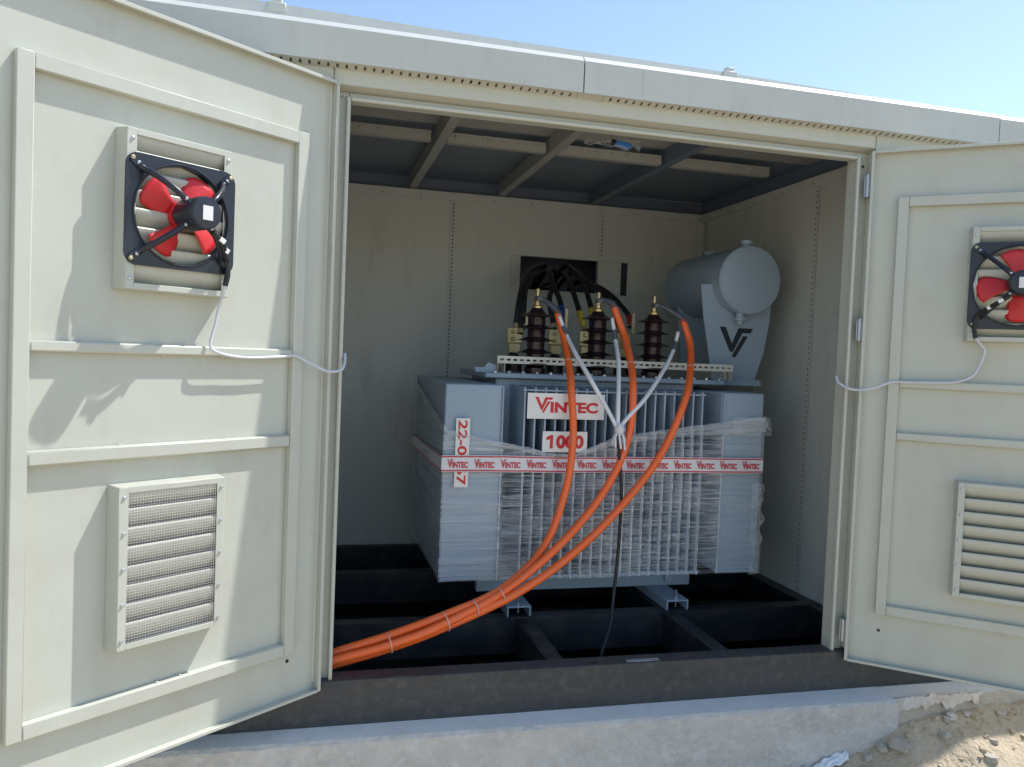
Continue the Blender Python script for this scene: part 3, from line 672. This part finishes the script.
# plates and sticker
npl = tp('name_plate', MB().box(.893, 1.284, .5545, .5575, .968, 1.092), PWHITE, bev=.001)
q = MB(); put_brand(q, (.930, .5538, .998), (1, 0, 0), (0, 0, 1), .318, .076); tp('lettering', q, RED, npl)
rp_ = tp('rating_plate', MB().box(.975, 1.202, .5545, .5575, .808, .909), PWHITE, bev=.001)
q = MB(); put_text(q, '000', (1.043, .5538, .826), (1, 0, 0), (0, 0, 1), .141, .066, .05); q.add([(p_[0], .5538, p_[1]) for p_ in ((1.012, .826), (1.028, .826), (1.028, .892), (1.016, .892), (.994, .880), (.994, .864), (1.012, .872))], [(0, 1, 2, 3, 6), (3, 4, 5, 6)]); tp('lettering', q, RED, rp_)
st_ = tp('serial_sticker', MB().box(.552, .618, .5478, .5484, .640, .964), PWHITE)
q = MB(); put_text(q, '22-0067', (.562, .5472, .955), (0, 0, -1), (1, 0, 0), .305, .045, .025); tp('lettering', q, RED, st_)

# ------------------------------------------------------------------ stretch film and printed tape
film = thing('stretch_film', (1.32, 1.1, .2), 'clear crinkled stretch film wrapped round the lower half of the transformer', 'film')
TOPC = [(.494, .93), (.515, .905), (.7, .862), (.914, .823), (1.0, .800), (1.15, .800), (1.37, .887), (1.797, .940), (2.175, .986)]
def film_y(x, z):
    nn = noise.noise(Vector((x*3.0, 2, z*40)))*.0022 + noise.noise(Vector((x*9, 5, z*90)))*.0012
    if .884 <= x <= 1.83:
        u = ((x-.884)/fp) % 1; sag = math.sin(u*math.pi)**2*(.010+.008*noise.noise(Vector((x*5, 1, z*14)))); return .5505+sag+nn*1.6
    if .79 < x < .884 or 1.83 < x < 1.92: return .5535+nn*2.2
    return .5560+nn*.8
m_ = MB(); NX, NZ = 330, 90
for i in range(NX+1):
    x = .4945+(2.166-.4945)*i/NX; zt = interp(x, TOPC)
    for j in range(NZ+1):
        z = .192+(zt-.192)*j/NZ; m_.v.append((x, film_y(x, z), z))
m_.f = [(i*(NZ+1)+j, (i+1)*(NZ+1)+j, (i+1)*(NZ+1)+j+1, i*(NZ+1)+j+1) for i in range(NX) for j in range(NZ)]
fs = obj('front_sheet', m_, FILM, film, sharp=180); fs.data.materials.append(FILMB); fs.data.materials.append(FILMR)
for pl_ in fs.data.polygons: pl_.material_index = 1 if pl_.center.x < .79 else (2 if pl_.center.x > 1.932 else 0)
# whitened creases where the film is pulled over each fin edge
m_ = MB()
for cxr in [.776, 1.931] + [fx0+i*fp for i in range(nf) if fx0+i*fp <= 1.83]:
    zt = interp(cxr, TOPC)-.004; n = 30; v = []
    for j in range(n+1):
        z = .194+(zt-.194)*j/n; wv = .0028+.0016*noise.noise(Vector((cxr*30, 1, z*25))); y = film_y(cxr, z)-.0022
        v += [(cxr-wv, y+.0012, z), (cxr, y-.0006, z), (cxr+wv, y+.0012, z)]
    m_.add(v, [(3*j+a, 3*j+a+1, 3*j+a+4, 3*j+a+3) for j in range(n) for a in (0, 1)])
obj('fin_creases', m_, FILMC, film, sharp=180, kind='stuff')
def side_sheet(x, s):
    m_ = MB(); n1, n2 = 40, 40
    for i in range(n1+1):
        y = .556+(1.65-.556)*i/n1; u = i/n1
        zt = (.93+.15*u) if s < 0 else (.986-.02*u)
        for j in range(n2+1):
            k = j/n2; z = .196+(zt-.196)*k; bul = math.sin(min(1, u*1.2)*math.pi)*.012*math.sin(k*math.pi)
            m_.v.append((x+s*(bul+.002*noise.noise(Vector((y*5, 3, z*30)))), y, z))
    m_.f = [(i*(n2+1)+j, (i+1)*(n2+1)+j, (i+1)*(n2+1)+j+1, i*(n2+1)+j+1) for i in range(n1) for j in range(n2)]
    return obj('side_sheet', m_, FILM, film, sharp=180)
side_sheet(.4940, -1).data.materials[0] = FILMB; side_sheet(2.1668, 1)
# gathered top hem
m_ = MB(); n1, n2 = 260, 10
for i in range(n1+1):
    x = .494+(2.168-.494)*i/n1; zt = interp(x, TOPC); wd = interp(x, [(.49, .030), (.9, .024), (1.1, .016), (1.37, .040), (1.8, .052), (2.18, .082)])
    for j in range(n2+1):
        k = j/n2; rr = noise.noise(Vector((x*7, k*7, 2)))*.006+noise.noise(Vector((x*26, k*12, 7)))*.004*interp(x, [(1.7, .4), (2.0, 1.6)])
        m_.v.append((x, film_y(x, zt)-.005-abs(rr)-.004*math.sin(k*math.pi), zt-wd*.75+wd*k+rr*.8))
m_.f = [(i*(n2+1)+j, (i+1)*(n2+1)+j, (i+1)*(n2+1)+j+1, i*(n2+1)+j+1) for i in range(n1) for j in range(n2)]
obj('gathered_hem', m_, FILM2, film, sharp=180)
# hem continuing round the left end
m_ = MB(); n1, n2 = 50, 6
for i in range(n1+1):
    y = .545+1.1*i/n1
    for j in range(n2+1):
        k = j/n2; m_.v.append((.489-abs(noise.noise(Vector((y*9, k*6, 4))))*.006, y, .905+.17*(i/n1)+.035*k))
m_.f = [(i*(n2+1)+j, (i+1)*(n2+1)+j, (i+1)*(n2+1)+j+1, i*(n2+1)+j+1) for i in range(n1) for j in range(n2)]
obj('gathered_hem', m_, FILM2, film, sharp=180)
# crumpled loose flaps at the right corner
def flap(z0, z1, x0, x1, seed, amp):
    m_ = MB(); n1, n2 = 26, 40
    for i in range(n1+1):
        for j in range(n2+1):
            k = j/n2; xe = x1+.018*noise.noise(Vector((k*9, seed, 1)))
            x = x0+(xe-x0)*i/n1; z = z0+(z1-z0)*k
            m_.v.append((x, .546-.010*(i/n1)+amp*noise.noise(Vector((x*24, seed, z*18)))+amp*.6*noise.noise(Vector((x*60, seed, z*55))), z+.01*noise.noise(Vector((x*20, seed+4, z*9)))))
    m_.f = [(i*(n2+1)+j, (i+1)*(n2+1)+j, (i+1)*(n2+1)+j+1, i*(n2+1)+j+1) for i in range(n1) for j in range(n2)]
    obj('loose_flap', m_, FILM3, film, sharp=50)
flap(.905, .998, 1.98, 2.190, 3, .009); flap(.19, .66, 2.105, 2.166, 8, .008)

tape = thing('printed_tape', (1.32, .54, .71), 'white packing tape with red print stretched round the film on the transformer', 'tape')
tz0, tz1 = .712, .790
def tape_strip(z0, z1, ma, dy, nm, par):
    m_ = MB(); n = 160
    for i in range(n+1):
        x = .489+(2.158-.489)*i/n; y = .5418-dy+.0012*noise.noise(Vector((x*8, 0, 1)))+(.002*math.sin(((x-.884)/fp % 1)*math.pi)**2 if .884 < x < 1.83 else 0)
        for z in (z0, z1): m_.v.append((x, y, z+.0035*noise.noise(Vector((x*2.2, 4, 1)))+.0012*noise.noise(Vector((x*13, z*20, 1)))))
    m_.f = [(2*i, 2*i+2, 2*i+3, 2*i+1) for i in range(n)]
    k = len(m_.v); m_.v += [(.489, .5418-dy, z0), (.489, .5418-dy, z1), (.484-dy, .9, z0-.002), (.484-dy, .9, z1-.002), (.486-dy, 1.64, z0-.01), (.486-dy, 1.64, z1-.01)]
    m_.f += [(k, k+1, k+3, k+2), (k+2, k+3, k+5, k+4)]
    return obj(nm, m_, ma, par)
band = tape_strip(tz0, tz1, TAPEW, 0, 'band', tape)
tape_strip(tz0+.003, tz0+.010, TAPER, .0010, 'red_line', tape); tape_strip(tz1-.010, tz1-.003, TAPER, .0010, 'red_line', tape)
m_ = MB(); put_brand(m_, (0, .5392, tz0+.020), (1, 0, 0), (0, 0, 1), .098, .042); lm = None
for i in range(13):
    x = .516+i*.1268; Mx = Matrix.Translation((x, 0, 0))
    if x+.098 > 2.157: break
    if lm is None: lm = obj('lettering', m_, TAPER, tape, matrix=Mx).data
    else: obj('lettering', None, None, tape, matrix=Mx, mesh=lm)

# ------------------------------------------------------------------ cables
C1 = [(1.024, .885, 1.572), (1.109, .84, 1.498), (1.136, .79, 1.365), (1.122, .645, 1.224), (1.101, .525, 1.102), (1.105, .485, .876), (1.065, .45, .634), (.948, .38, .388), (.721, .25, .240), (.445, .16, .162), (.217, .13, .099), (.012, .11, .051), (-.2, .12, -.02), (-.34, .16, -.15)]
C2 = [(1.356, .885, 1.578), (1.414, .84, 1.551), (1.463, .79, 1.395), (1.446, .645, 1.256), (1.415, .525, 1.130), (1.393, .485, .928), (1.298, .45, .701), (1.085, .38, .460), (.765, .25, .251), (.443, .12, .140), (.215, .09, .075), (.011, .07, .035), (-.2, .08, -.04), (-.34, .12, -.17)]
C3 = [(1.680, .885, 1.572), (1.817, .84, 1.493), (1.841, .79, 1.359), (1.775, .645, 1.217), (1.695, .525, 1.079), (1.580, .485, .848), (1.414, .44, .645), (1.143, .36, .412), (.811, .235, .237), (.445, .15, .114), (.218, .12, .052), (.012, .10, .008), (-.2, .11, -.06), (-.34, .15, -.19)]
T1 = [(1.113, .815, 1.477), (1.147, .785, 1.381), (1.161, .655, 1.280), (1.199, .525, 1.158), (1.261, .490, 1.046), (1.317, .465, .939)]
T2 = [(1.402, .815, 1.481), (1.414, .785, 1.367), (1.385, .655, 1.254), (1.337, .515, 1.094), (1.322, .465, .939)]
T3 = [(1.780, .815, 1.426), (1.744, .785, 1.329), (1.627, .655, 1.212), (1.478, .515, 1.083), (1.387, .480, 1.001), (1.328, .465, .939)]
for cp, tl, lab in ((C1, T1, 'orange power cable from the left brown bushing nearest the opening edge'), (C2, T2, 'orange power cable from the middle brown bushing'), (C3, T3, 'orange power cable from the right brown bushing beside the conservator drum')):
    r = thing('power_cable', cp[11], lab, 'cable', 'orange high voltage cables')
    obj('jacket', MB().tube(cp[1:], .0182, 16, 12), ORANGE, r, sharp=180)
    p0, p1 = Vector(cp[0]), Vector(cp[1]); d = Vector(smooth_path(cp[1:], 12)[1])-p1
    a = p1.lerp(p0, .5)+Vector((0, 0, .008))
    obj('termination_boot', MB().tube([p1+d*1.2, p1-d*.5, a, p0+Vector((0, 0, .002))], .02, 14, 8, rad=lambda t: .0200-.009*t), GREYSH, r, sharp=180)
    obj('lug_ring', MB().lathe(p0+Vector((0, 0, -.018)), (0, 0, 1), [(.022, 0), (.024, .006), (.024, .020), (.016, .024)], 16), GREYSH, r)
    obj('screen_tail', MB().tube(tl, .0085, 10, 8, rad=lambda t: .0115-.002*abs(2*t-1)), WHITE, r, sharp=180)
    obj('tape_wrap', MB().tube([Vector(tl[0]).lerp(Vector(tl[1]), .55), Vector(tl[0]).lerp(Vector(tl[1]), .8), Vector(tl[0]).lerp(Vector(tl[1]), 1.0)], .0115, 10, 4), GREYSH, r)
e = thing('earth_cable', (1.232, .30, -.10), 'thin black earth cable hanging from the joined white tails to the floor', 'cable')
E_ = [(1.329, .462, .945), (1.330, .458, .833), (1.350, .455, .641), (1.348, .45, .401), (1.322, .42, .169), (1.285, .36, .022), (1.232, .30, -.062), (1.20, .28, -.20), (1.19, .30, -.36)]
obj('jacket', MB().tube(E_, .0082, 10, 10), RUBBER, e, sharp=180)
m_ = MB(); m_.lathe((1.329, .462, .905), (0, 0, 1), [(.010, 0), (.022, .012), (.026, .03), (.020, .048), (.012, .058)], 12)
for k in range(7):
    a = k*.9; m_.tube([(1.329+.012*math.cos(a), .462+.012*math.sin(a), .915), (1.329+.026*math.cos(a), .462+.02*math.sin(a), .895), (1.329+.03*math.cos(a+.3), .458+.02*math.sin(a), .872-.006*k)], .0055, 6, 4)
obj('taped_joint', m_, TAPEW, e)

# cable ties: on the bundle and at the slotted channel
def tie_ring(c, t, a1, a2, m_):
    c, t = Vector(c), Vector(t).normalized(); u = (Vector((0, 0, 1))-t*t.z).normalized(); v = t.cross(u); P = []
    for k in range(25):
        a = 2*math.pi*k/24; P.append(c+u*math.cos(a)*a1+v*math.sin(a)*a2)
    n = len(P); vs = []
    for p in P: vs += [p-t*.0021, p+t*.0021]
    m_.add(vs, [(2*i, 2*i+2, 2*i+3, 2*i+1) for i in range(n-1)]); return m_
S1, S2, S3 = (smooth_path(c[1:], 12) for c in (C1, C2, C3))
def near_x(S, x): return min((p for p in S if p.z < .5), key=lambda p: abs(p.x-x))
ties = [(.715, 'first clear cable tie on the orange bundle, nearest the transformer skid'), (.60, 'second clear cable tie on the orange bundle from the skid'), (.46, 'third clear cable tie on the orange bundle from the skid'), (.235, 'last clear cable tie on the orange bundle, nearest the left jamb')]
for x, lab in ties:
    ps = [near_x(S, x) for S in (S1, S2, S3)]; c = (ps[0]+ps[1]+ps[2])/3; qs = [near_x(S, x-.05) for S in (S1, S2, S3)]; t = c-(qs[0]+qs[1]+qs[2])/3
    h1 = max(abs((p-c).dot((Vector((0, 0, 1))-t.normalized()*t.normalized().z).normalized())) for p in ps)+.0192
    v = t.normalized().cross(Vector((0, 0, 1))).normalized(); h2 = max(abs((p-c).dot(v)) for p in ps)+.0192
    o = obj('cable_tie', tie_ring(c, t, h1, h2, MB()), TIE); sm = o.modifiers.new('t', 'SOLIDIFY'); sm.thickness = .0015; tag(o, lab, 'cable tie', 'clear cable ties')
for S, lab in ((S1, 'clear cable tie holding the left orange cable to the slotted channel'), (S2, 'clear cable tie holding the middle orange cable to the slotted channel'), (S3, 'clear cable tie holding the right orange cable to the slotted channel')):
    i = min(range(1, 40), key=lambda k: abs(S[k].z-1.243)); t = S[i+1]-S[i-1]
    m_ = tie_ring(S[i], t, .0192, .0192, MB()); o = obj('cable_tie', m_, TIE); sm = o.modifiers.new('t', 'SOLIDIFY'); sm.thickness = .002; tag(o, lab, 'cable tie', 'clear cable ties')

# low-voltage cables from the wall opening
lv = [((1.03, 1.27, 1.39), (1.08, 1.36, 1.58), (1.24, 1.75, 1.76), (1.40, 2.15, 1.84), None, 'black low voltage cable bending down to the left brass terminal'),
      ((1.005, 1.29, 1.42), (1.06, 1.40, 1.62), (1.22, 1.80, 1.80), (1.36, 2.15, 1.88), None, 'black low voltage cable arching highest on the far left'),
      ((1.05, 1.30, 1.42), (1.09, 1.42, 1.62), (1.25, 1.80, 1.76), (1.42, 2.15, 1.80), None, 'black low voltage cable lowest on the far left'),
      ((1.275, 1.28, 1.43), (1.29, 1.38, 1.58), (1.36, 1.75, 1.78), (1.48, 2.15, 1.87), BLUES, 'black low voltage cable with a blue sleeve'),
      ((1.235, 1.29, 1.43), (1.25, 1.42, 1.60), (1.33, 1.80, 1.74), (1.46, 2.15, 1.78), None, 'black low voltage cable just left of the blue sleeved one'),
      ((1.415, 1.28, 1.43), (1.42, 1.40, 1.56), (1.46, 1.75, 1.74), (1.55, 2.15, 1.84), YELS, 'black low voltage cable with a yellow sleeve, left of the pair'),
      ((1.475, 1.29, 1.45), (1.485, 1.40, 1.58), (1.53, 1.78, 1.76), (1.60, 2.15, 1.86), YELS, 'black low voltage cable with a yellow sleeve, right of the pair'),
      ((1.69, 1.27, 1.46), (1.685, 1.36, 1.56), (1.63, 1.72, 1.74), (1.64, 2.15, 1.82), REDS, 'black low voltage cable with a red sleeve'),
      ((1.64, 1.29, 1.43), (1.63, 1.42, 1.60), (1.58, 1.78, 1.78), (1.62, 2.15, 1.88), None, 'black low voltage cable just left of the red sleeved one')]
for i, (a, b_, c_, d_, sl, lab) in enumerate(lv):
    r = thing('low_voltage_cable', a, lab, 'cable', 'black low voltage cables')
    jr = random.Random(i*3+1); jt = lambda p, k: tuple(q + jr.uniform(-k, k) for q in p)
    b_, c_, d_ = jt(b_, .022), jt(c_, .05), (d_[0]+jr.uniform(-.06, .06), d_[1], d_[2]+jr.uniform(-.05, .02))
    pth = [a, b_, c_, d_, (d_[0]+.03, 2.5, d_[2]-.08), (d_[0]+.05, 2.7, d_[2]-.3)]
    obj('jacket', MB().tube(pth, .016, 10, 8), RUBBER, r, sharp=180)
    P = smooth_path(pth, 8)
    if sl: obj('colour_sleeve', MB().tube([P[1], P[4], P[7]], .0185, 10, 4), sl, r, sharp=180)
    obj('lug', MB().tube([P[0], P[1]], .018, 10, 2), COPPER, r)

# ------------------------------------------------------------------ small loose things
r = thing('ceiling_fitting', (1.22, .33, 2.24), 'small blue fitting wrapped in clear plastic hanging behind the door head', 'fitting')
obj('blue_body', MB().prism([(1.20, .34, 2.262), (1.27, .34, 2.255), (1.285, .34, 2.235), (1.265, .34, 2.228), (1.205, .34, 2.240)], (0, .03, 0)), BLUEP, r, bev=.004)
obj('black_collar', MB().cyl((1.185, .355, 2.252), (1.20, .355, 2.252), .014, 14), RUBBER, r)
obj('black_tip', MB().cyl((1.275, .355, 2.236), (1.295, .355, 2.222), .010, 12), RUBBER, r)
m_ = MB()
for i in range(13):
    for j in range(7):
        u, v = i/12, j/6; m_.v.append((1.05+.27*u, .35+.03*noise.noise(Vector((u*5, v*5, 2))), 2.238+.04*(v-.35)*(.4+u)+.012*noise.noise(Vector((u*6, v*3, 9)))))
m_.f = [(i*7+j, i*7+7+j, i*7+8+j, i*7+j+1) for i in range(12) for j in range(6)]
obj('plastic_bag', m_, FILM3, r)
obj('hanger_wire', MB().tube([(1.19, .355, 2.255), (1.18, .36, 2.30), (1.17, .36, 2.418)], .003, 6, 4), GALV, r)
obj('hanger_bar', MB().box(1.02, 1.52, .22, .24, 2.262, 2.268), SOFF, kiosk)
o = obj('metal_strip', MB().box(1.212, 1.362, -.028, -.004, .0006, .004), ZINC, bev=.001); tag(o, 'short pale metal strip lying on the black sill', 'strip')

# rubble and scrap by the plinth
def rock(name, c, s, ma, seed, label, cat, group):
    m_ = MB(); n1, n2 = 9, 7; v = []
    rnd = random.Random(seed); off = rnd.uniform(0, 50)
    q = Matrix.Rotation(rnd.uniform(0, 6), 3, 'Z') @ Matrix.Rotation(rnd.uniform(-.5, .5), 3, 'X')
    for j in range(n2+1):
        t = math.pi*j/n2
        for i in range(n1):
            a = 2*math.pi*i/n1; d = Vector((math.sin(t)*math.cos(a), math.sin(t)*math.sin(a), math.cos(t)))
            m = max(abs(d.x), abs(d.y), abs(d.z)); k = (.55/m+.45)*(1+.35*noise.noise(d*1.8+Vector((off, 0, 0))))
            v.append(Vector(c) + q @ Vector((d.x*k*s[0], d.y*k*s[1], d.z*k*s[2])))
    m_.add(v, [(j*n1+i, j*n1+(i+1)%n1, (j+1)*n1+(i+1)%n1, (j+1)*n1+i) for j in range(n2) for i in range(n1)])
    o = obj(name, m_, ma, sharp=28); tag(o, label, cat, group); return o
# crumbled plaster along the worn plinth edge
m_ = MB(); n1, n2 = 130, 12
for i in range(n1+1):
    x = 2.42+.50*i/n1; hgt = .046+.034*noise.noise(Vector((x*12, 1, 2)))+.014*noise.noise(Vector((x*36, 3, 2))); fade = min(1, i/8, (n1-i)/25)
    for j in range(n2+1):
        k = j/n2; q_ = Vector((x*38, k*5, 6)); nn = noise.noise(q_*.45)*.010+noise.noise(q_*1.1)*.006+noise.noise(q_*2.6)*.003
        if k < .4: y, z = (-.162+.014*noise.noise(Vector((x*16, 8, 8))))*(1-k/.4)-.178*(k/.4), -.171
        else: y, z = -.186-.004*(k-.4), -.168-hgt*(k-.4)/.6
        m_.v.append((x, y-nn*fade+.035*(1-fade), z+abs(nn)*1.2*fade-.012*(1-fade)))
m_.f = [(i*(n2+1)+j, i*(n2+1)+j+1, (i+1)*(n2+1)+j+1, (i+1)*(n2+1)+j) for i in range(n1) for j in range(n2)]
gr_ = random.Random(12); gv = MB()
for i in range(150):
    x = gr_.uniform(1.9, 3.6); y = -.19-abs(gr_.gauss(0, .16)); r_ = .003+.008*gr_.random()**3; zz = ground_z(x, y)
    a_ = gr_.uniform(0, 6); u_ = Vector((math.cos(a_), math.sin(a_), gr_.uniform(-.3, .3)))*r_*1.4; v_ = Vector((-math.sin(a_), math.cos(a_), gr_.uniform(-.3, .3)))*r_
    gv.obox((x, y, zz+r_*.3), u_, v_, Vector((gr_.uniform(-.3, .3), gr_.uniform(-.3, .3), .8))*r_)
gv_o = obj('gravel', gv, SAND); gv_o['kind'] = 'stuff'; tag(gv_o, 'fine gravel and crumbs scattered over the sand by the plinth', 'gravel')
o = obj('crumbled_plaster', m_, PLAST, sharp=22); tag(o, 'crumbled pinkish white plaster along the worn edge of the plinth', 'plaster')
chips = [(2.50, -.19, -.225, .012, 'pale plaster crumb on the plinth face left of the others'), (2.70, -.200, -.245, .018, 'biggest plaster crumb resting where sand meets the worn plinth edge'), (2.78, -.20, -.235, .012, 'small plaster crumb right of the biggest one')]
for i, (x, y, z, a, lab) in enumerate(chips[1:]): rock('plaster_crumb', (x, y, ground_z(x, y)+.006), (a*1.5, a, a*.7), PLAST, i+3, lab, 'rubble', 'plaster crumbs')
stones = [(2.40, -.235, .036, 'biggest grey stone on the sand at the foot of the plinth corner'), (2.34, -.205, .022, 'small grey stone wedged between the plinth foot and the biggest stone'), (2.60, -.27, .020, 'pale flat stone lying alone in the middle of the sand slope'),
          (2.66, -.215, .016, 'small stone just under the rough plinth edge'), (2.265, -.21, .018, 'small stone beside the white scrap'), (2.95, -.22, .018, 'dark stone on the sand under the right door'), (2.79, -.34, .014, 'small stone at the edge of the sunlit sand'), (2.72, -.40, .022, 'stone on the sunlit sand at the bottom right')]
for i, (x, y, s, lab) in enumerate(stones): rock('stone', (x, y, ground_z(x, y)+s*.25), (s*1.3, s, s*.75), CONC2, 40+i, lab, 'stone', 'stones on the sand')
m_ = MB(); n1, n2 = 40, 10
for i in range(n1+1):
    for j in range(n2+1):
        u, v = i/n1, j/n2; x = 1.90+.28*u; wdt = (.06+.035*noise.noise(Vector((u*7, 3, 1))))*(1-.5*u); y = -.225+.03*u+wdt*(v-.5)
        m_.v.append((x, y, max(ground_z(x, y), -.47)+.016+.018*(noise.noise(Vector((u*9, v*3, 5)))+.4)+.015*v))
m_.f = [(i*(n2+1)+j, (i+1)*(n2+1)+j, (i+1)*(n2+1)+j+1, i*(n2+1)+j+1) for i in range(n1) for j in range(n2)]
o = obj('plastic_scrap', m_, SCRAP, sharp=50); sm = o.modifiers.new('t', 'SOLIDIFY'); sm.thickness = .002
tag(o, 'torn strip of white plastic lying at the foot of the concrete plinth', 'scrap')
